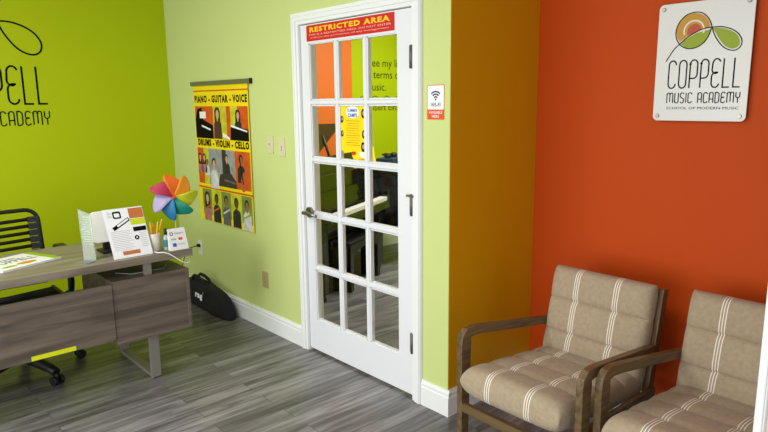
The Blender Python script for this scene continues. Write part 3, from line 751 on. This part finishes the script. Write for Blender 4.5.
# pinwheel
pwc = Vector((-1.62, -.665, 1.035))
pwn = tag(empty('pinwheel', tuple(pwc)), 'rainbow pinwheel with wide coloured petals behind the card sign', 'pinwheel')
view = Vector((1.99, -2.22, 1.2))-pwc; view.z = .4; view.normalize()
px = Vector((0, 0, 1)).cross(view).normalized(); py = view.cross(px).normalized()
cols = [('petal_orange', (222, 104, 24), 80), ('petal_amber', (226, 140, 24), 32), ('petal_yellow_green', (178, 184, 20), -18), ('petal_green', (10, 128, 108), -70), ('petal_blue', (24, 112, 160), -120), ('petal_lavender', (172, 160, 196), -171), ('petal_crimson', (172, 40, 70), 131)]
for nm, rgb, ang in cols:
    m = mat(nm, rgb, .5, trans=0)
    b = MB(); a = math.radians(ang); rows = []
    R0 = .128
    prof_p = [(0, .006), (.15, .022), (.35, .040), (.55, .051), (.72, .052), (.86, .042), (.96, .026), (1.0, .010)]
    for t, wdt in prof_p:
        row = []
        for j in range(7):
            sgm = j/6*2-1
            x = t*R0; y = sgm*wdt-.016*math.sin(PI*t)+.05*t*t
            zz = .006+.034*math.sin(PI*t*.9)*(.5+.5*sgm)**1.3
            X_ = x*math.cos(a)-y*math.sin(a); Y_ = x*math.sin(a)+y*math.cos(a)
            row.append(b.bm.verts.new(px*X_+py*Y_+view*zz))
        rows.append(row)
    for i in range(len(prof_p)-1):
        for j in range(6): b.face([rows[i][j], rows[i+1][j], rows[i+1][j+1], rows[i][j+1]], m, True)
    ob = b.build('petal', None, pwn)
    sd = ob.modifiers.new('solid', 'SOLIDIFY'); sd.thickness = .0015; ob['label'] = nm.replace('petal_', '').replace('_', ' ')+' petal'
b = MB(); b.tube([view*.005, view*.045], .010, mat('hub_red', (200, 60, 40), .4), 14); b.build('hub', None, pwn)
b = MB(); b.tube([view*-.004, Vector((0, 0, -.06)), Vector((0, 0, .7495-pwc.z))], .004, PLASW, 8); b.lathe((0, 0, .7495-pwc.z), [(.035, 0), (.035, .006), (.006, .012)], PLASW); b.build('stick', None, pwn)

# ------------------------------------------------------------------ bag
bag = tag(empty('equipment_bag', (-2.37, -.10, 0)), 'black nylon carry bag with white lettering on the floor against the pale green wall', 'bag')
b = MB(); rows = []
sec = []
n = 16
prof = [(-.40, .0), (-.39, .17), (-.36, .20), (-.20, .215), (-.05, .21), (.10, .195), (.20, .178), (.27, .145), (.32, .075), (.34, .03)]
def prof_h(x):
    for (a, ha), (c_, hc) in zip(prof[1:], prof[2:]):
        if x <= c_: return ha+(hc-ha)*max(0, (x-a))/(c_-a)
    return 0
for i in range(25):
    x = -.40+.74*i/24
    hh = max(.03, prof_h(x) if i else .17); th = .068*(1-.5*abs((x+.03)/.37)**6)
    ring = []
    for k in range(n):
        t = 2*PI*k/n; cx = math.copysign(abs(math.cos(t))**.45, math.cos(t)); sz = math.copysign(abs(math.sin(t))**.55, math.sin(t))
        ring.append(b.bm.verts.new((x, cx*th*(1-.25*(sz+1)/2)+.006*math.sin(9*x+k), hh*(sz+1)/2+.002)))
    rows.append(ring)
for p, q in zip(rows, rows[1:]):
    for k in range(n): b.face([p[k], p[(k+1) % n], q[(k+1) % n], q[k]], None, True)
b.face(rows[0][::-1]); b.face(rows[-1])
b.build('body', BLKCL, bag, subsurf=1)
for dy in (-.03, .02):
    hs = [(-.24, dy, .20), (-.23, dy, .232), (-.18, dy-.008, .255), (-.11, dy-.008, .254), (-.06, dy, .232), (-.03, dy, .19)]
    b = MB(); b.tube([Vector(p) for p in hs], .012, None, 8); b.build('handle', BLKCL, bag)
fb = Frame((0, -.076, 0), (1, 0, .0), (0, .13, 1)); fb.v = Vector((0, .10, 1)).normalized(); fb.n = fb.u.cross(fb.v)
b = MB(); b.text(fb, 'rag', 1, -.13, .085, .001, .002, PAPER, 'LEFT', .07, .12, .05); b.build('lettering', None, bag, fix=False)
b = MB(); b.tube([(.02, -.076, .13), (.03, -.080, .155), (.03, -.074, .17)], .006, None, 8); b.build('zip_pull', NICK, bag)

# ------------------------------------------------------------------ office chair
oc = tag(empty('office_chair', (-2.10, -1.48, 0)), 'black office chair with horizontal bungee cords behind the desk', 'office chair')
X0 = -.32   # back plane
def rr_path(y0, y1, z0, z1, r, x, lean=0, n=6):
    pts = []
    for cy, cz, st in ((y1-r, z1-r, 0), (y0+r, z1-r, 90)):
        for k in range(n+1):
            t = math.radians(st+90*k/n); pts.append((cy+r*math.cos(t), cz+r*math.sin(t)))
    pts = [(y1, z0)]+pts+[(y0, z0)]
    return [Vector((x-(z-.5)*lean, y, z)) for y, z in pts]
lean = .18
b = MB(); b.tube(rr_path(-.26, .27, .46, .925, .075, X0, lean), .013, None, 12)
b.tube([Vector((X0, -.26, .46)), Vector((X0, .27, .46))], .013, None, 10); b.build('back_frame', BLACK, oc)
for s in (-1, 1):
    y = .25 if s > 0 else -.24
    b = MB()
    for k in range(8):
        z = .55+.042*k; xx = X0-(z-.5)*lean; b.box((xx-.014, y-.045, z), (xx+.016, y+.018, z+.036))
    b.build('cord_anchor', mat('anchor_grey', (44, 44, 52), .5), oc, bevel=.003)
b = MB()
for k in range(9):
    z = .53+.042*k; xx = X0-(z-.5)*lean+.006; b.tube([Vector((xx, -.25, z)), Vector((xx+.012, 0, z-.004)), Vector((xx, .255, z))], .0115, None, 8)
b.build('back_cords', BUNGEE, oc)
b = MB(); b.tube([Vector(p) for p in ((-.20, -.25, .44), (.18, -.25, .44), (.235, -.22, .44), (.25, -.16, .43), (.25, .18, .43), (.235, .24, .44), (.18, .27, .44), (-.20, .27, .44))], .014, None, 12); b.build('seat_frame', BLACK, oc)
b = MB()
for k in range(11):
    x = -.18+.038*k; b.tube([Vector((x, -.25, .442)), Vector((x, 0, .430)), Vector((x, .27, .442))], .008, None, 8)
b.build('seat_cords', BUNGEE, oc)
for y in (-.30, .315):
    s = 1 if y > 0 else -1
    b = MB(); b.tube([Vector(p) for p in ((.02, y-s*.05, .43), (.03, y, .45), (.05, y, .52), (.03, y, .695))], [.018, .022, .020, .016], None, 10); b.build('arm_support', BLACK, oc)
    b = MB(); b.box((-.16, y-.035, .692), (.03, y+.035, .728)); b.build('armrest', BLACK, oc, bevel=.014, segs=4)
MB().cyl((0, 0, .07), (0, 0, .43), .026).lathe((0, 0, .36), [(.03, 0), (.09, .04), (.10, .07)]).build('gas_lift', BLACK, oc)
import math as _m
for k in range(5):
    a = math.radians(20+72*k); d = Vector((math.cos(a), math.sin(a), 0))
    b = MB(); b.tube([d*.02+Vector((0, 0, .115)), d*.15+Vector((0, 0, .108)), d*.29+Vector((0, 0, .090)), d*.34+Vector((0, 0, .075))], [.040, .034, .027, .024], None, 10); lg = b.build('leg', BLACK, oc)
    b = MB(); q = d*.34; pn = Vector((-d.y, d.x, 0))
    b.cyl(q+pn*.012+Vector((0, 0, .029)), q+pn*.030+Vector((0, 0, .029)), .028, None, 18); b.cyl(q-pn*.030+Vector((0, 0, .029)), q-pn*.012+Vector((0, 0, .029)), .028, None, 18); b.cyl(q+Vector((0, 0, .025)), q+Vector((0, 0, .075)), .012, None, 10)
    b.build('caster', BLACK, lg)

# ------------------------------------------------------------------ music room
PIANO = mat('piano_black_gloss', (12, 11, 11), .12, coat=.6)
pn0 = Vector((-1.85, .72, 0)); kd = Vector((-.42, .907, 0)).normalized(); bd = Vector((-kd.y, kd.x, 0))   # bd points away from the player
ang = math.atan2(kd.y, kd.x)
pi_ = tag(empty('grand_piano', tuple(pn0), ang), 'glossy black piano with white keys in the room behind the glass door', 'piano')
# local: x along keyboard, y away from the player
fpz = Frame((0, 0, 0), (1, 0, 0), (0, 1, 0))
case = [(-.14, .0), (-.14, .14), (-.06, .145), (-.06, .20), (1.12, .20), (1.12, .145), (1.20, .14), (1.20, 0)]
body = [(-.14, .18), (-.14, .66), (.0, .76), (.25, .80), (.6, .74), (.9, .62), (1.2, .56), (1.78, .50), (1.78, .18)]
b = MB(); b.prism(fpz, body, .36, .995); b.build('case', PIANO, pi_, bevel=.006)
b = MB(); b.box((-.14, -.02, .60), (1.20, .19, .665)); b.box((1.21, -.07, .36), (1.78, .19, .995)); b.box((-.14, -.02, .665), (-.075, .19, .78)); b.box((1.065, -.02, .665), (1.20, .19, .78)); b.box((-.02, .10, .665), (1.065, .19, .72)); b.build('keybed', PIANO, pi_, bevel=.006)
b = MB(); b.box((-.02, -.012, .672), (1.06, .10, .708), mat('piano_key_white', (238, 234, 224), .3)); b.build('white_keys', None, pi_, bevel=.002)
b = MB()
for k in range(50):
    if k % 7 in (2, 6): continue
    x = -.015+.0210*(k+1); b.box((x-.006, .055, .7085), (x+.006, .10, .716))
b.build('black_keys', INK, pi_)
b = MB(); b.bar([(.15, .715), (.165, .86)], 1.20, .02, .53); b.build('fallboard', PIANO, pi_)
b = MB(); b.bar([(.30, .985), (.34, 1.12)], .80, .014, .62); b.build('music_desk', PIANO, pi_, bevel=.002)
for x, y in ((-.03, .10), (1.08, .10), (.12, .72)):
    b = MB(); b.box((x-.04, y-.04, .06), (x+.04, y+.04, .62)); b.lathe((x, y, 0), [(.028, .004), (.030, .03), (.018, .06)]); b.build('leg', PIANO, pi_, bevel=.006)
b = MB(); b.box((.42, .36, .10), (.64, .42, .36)); b.box((.40, .34, .06), (.66, .44, .12)); b.build('pedal_lyre', PIANO, pi_, bevel=.004)
# bench with paper
bn = tag(empty('piano_bench', (-2.10, 1.245, 0), ang), 'black wooden piano bench under the keyboard behind the glass door', 'bench')
b = MB(); b.box((-.33, -.02, .405), (.31, .15, .435)); b.build('seat', mat('black_vinyl', (18, 18, 18), .5), bn, bevel=.012, segs=3)
fb2 = Frame((0, 0, 0), (1, 0, 0), (0, 0, 1))
b = MB(); b.prism(fb2, [(-.31, .405), (-.31, .27)]+[(.29*math.cos(math.radians(180-180*k/12))*.9-.01, .27+.08*math.sin(math.radians(180*k/12))) for k in range(13)]+[(.29, .27), (.29, .405)], -.01, .015); b.build('apron', PIANO, bn, bevel=.003)
for x in (-.29, .27):
    for y in (.01, .13): MB().box((x-.028, y-.028, 0), (x+.028, y+.028, .405)).build('leg', PIANO, bn, bevel=.004)

# yellow sheet stand and blue binder on the piano
def on_piano(x, y, z): return pn0+kd*x+bd*y+Vector((0, 0, z))
yb = tag(empty('yellow_songbook', (-2.60, 1.62, .996), PI/2), 'yellow illustrated songbook standing on the piano behind the door', 'book')
fy = Frame((0, 0, 0), (1, 0, 0), (0, .2, 1)); b = MB(); b.rrect(fy, -.24, 0, .20, .16, .012, 0, .012, YEL)
b.ell(fy, -.06, .11, .03, .02, .0125, .0132, RED, 14); b.ell(fy, .04, .09, .035, .03, .0125, .0132, PAPER, 14); b.ell(fy, .05, .14, .02, .012, .0125, .0132, INK, 12); b.rect(fy, -.12, .03, .08, .045, .0125, .0132, STOR)
b.build('cover', None, yb)
bb = tag(empty('blue_binder', (-2.60, 2.02, .996), 1.98), 'dark blue binder lying at the right end of the piano', 'binder')
MB().box((-.14, -.09, 0), (.18, .09, .038)).build('cover', mat('binder_blue', (30, 58, 96), .4), bb, bevel=.003)
kb = tag(empty('headphones', (-2.62, 2.04, 1.035), 1.98), 'black headphones lying on the blue binder', 'headphones')
b = MB(); b.tube([Vector((.075*math.cos(t), .075*math.sin(t), .02+.008*math.sin(t))) for t in [PI*k/10 for k in range(11)]], .009, None, 8); b.build('headband', BLACK, kb)
for s in (-1, 1): MB().lathe((s*.075, -.008, 0), [(.03, 0), (.036, .01), (.036, .03), (.02, .042)], None, 16).build('ear_cup', BLACK, kb)
# raised lid with prop, at the orange wall; that wall's reflection in the black lid is painted brown
mw = Matrix.Translation(pn0) @ Matrix.Rotation(ang, 4, 'Z')
b = MB(); b.prism(Frame((-2.50, 0, 0), (0, 1, 0), (0, 0, 1)), [(.90, 1.397), (1.28, 1.397), (1.28, 1.36), (.90, .99), (.83, .99), (.83, 1.397)], 0, .02)
o_ = b.build('lid', mat('piano_lid_painted_reflection', (70, 42, 22), .2, coat=.5), pi_); o_.matrix_parent_inverse = mw.inverted()
b = MB(); b.tube([Vector((-2.48, 1.10, 1.30)), Vector((-2.46, 1.20, .98))], .012, None, 8); o_ = b.build('lid_prop', BLACK, pi_); o_.matrix_parent_inverse = mw.inverted()

# quotation lettering on the lime wall of the music room
fq = Frame((XL, 0, 0), (0, 1, 0), (0, 0, 1))
b = MB()
def qline(first, rest, y, z, h_):
    b.text(fq, first, h_, y-.012, z, .0003, .0015, INK, 'RIGHT'); b.text(fq, rest, h_, y, z, .0003, .0015, INK)
qline('I s', 'ee my life in', 2.218, 1.950, .118)
qline('', 'terms of', 2.235, 1.828, .118)
qline('m', 'usic.', 2.215, 1.700, .118)
qline('A', 'lbert Einstein', 2.222, 1.492, .100)
b.stroke(fq, [(2.05+.012*k, 1.625+.018*math.sin(k*.45)) for k in range(60)], .006, .0003, .0015, INK)
b.stroke(fq, [(2.62, 1.68), (2.64, 1.70), (2.66, 1.69), (2.65, 1.67), (2.63, 1.665), (2.60, 1.65)], .006, .0003, .0015, INK)
tag(b.build('quote_lettering', None, None, fix=False), 'black quotation lettering on the lime wall seen through the glass door', 'wall decal')

# ------------------------------------------------------------------ lights
def area(name, loc, size, sizey, power, col=(1, 1, 1), rot=(0, 0, 0)):
    l = bpy.data.lights.new(name, 'AREA'); l.shape = 'RECTANGLE'; l.size = size; l.size_y = sizey; l.energy = power; l.color = col
    o = bpy.data.objects.new(name, l); C.objects.link(o); o.location = loc; o.rotation_euler = rot
    return o
def panel(x, y, power, label):
    t = tag(empty('ceiling_light', (x, y, H)), label, 'ceiling light', 'ceiling light panels')
    b = MB(); b.box((-.30, -.60, -.012), (.30, .60, 0)); b.build('housing', WHITE, t)
    area('panel_lamp', (x, y, H-.02), .56, 1.16, power, (.985, .985, 1))
panel(-1.05, -2.3, 46, 'flat white ceiling panel above the desk')
panel(1.3, -2.9, 26, 'flat white ceiling panel above the camera end of the room')
panel(-1.6, 1.9, 68, 'flat white ceiling panel in the music room')
# daylight of the shop window behind the camera
area('window_daylight', (.6, -4.95, 1.15), 4.5, 2.0, 112, (.95, .975, 1), (math.radians(90), 0, 0))
wd = bpy.data.worlds.new('world'); SC.world = wd; wd.use_nodes = True
wd.node_tree.nodes['Background'].inputs[0].default_value = (.93, .96, 1, 1); wd.node_tree.nodes['Background'].inputs[1].default_value = .8

# ------------------------------------------------------------------ camera
f_px, yaw, pitch, roll = 624.01, .8352, -.1816, -.0109
cam = bpy.data.cameras.new('camera'); co = bpy.data.objects.new('camera', cam); C.objects.link(co)
cam.sensor_fit = 'HORIZONTAL'; cam.sensor_width = 36; cam.lens = f_px/768*36; cam.clip_start = .02
cy, sy, cp, sp = math.cos(yaw), math.sin(yaw), math.cos(pitch), math.sin(pitch)
fwd = Vector((-sy*cp, cy*cp, sp)); rt = Vector((cy, sy, 0)); up = rt.cross(fwd)
cr_, sr_ = math.cos(roll), math.sin(roll)
r2 = rt*cr_+up*sr_; u2 = up*cr_-rt*sr_
M_ = Matrix((r2, u2, -fwd)).transposed().to_4x4(); M_.translation = Vector((1.9858, -2.2214, 1.5865)); co.matrix_world = M_
SC.camera = co
SC.view_settings.view_transform = 'Standard'; SC.view_settings.look = 'None'; SC.view_settings.exposure = .11; SC.view_settings.gamma = 1
SC.view_settings.use_curve_mapping = False
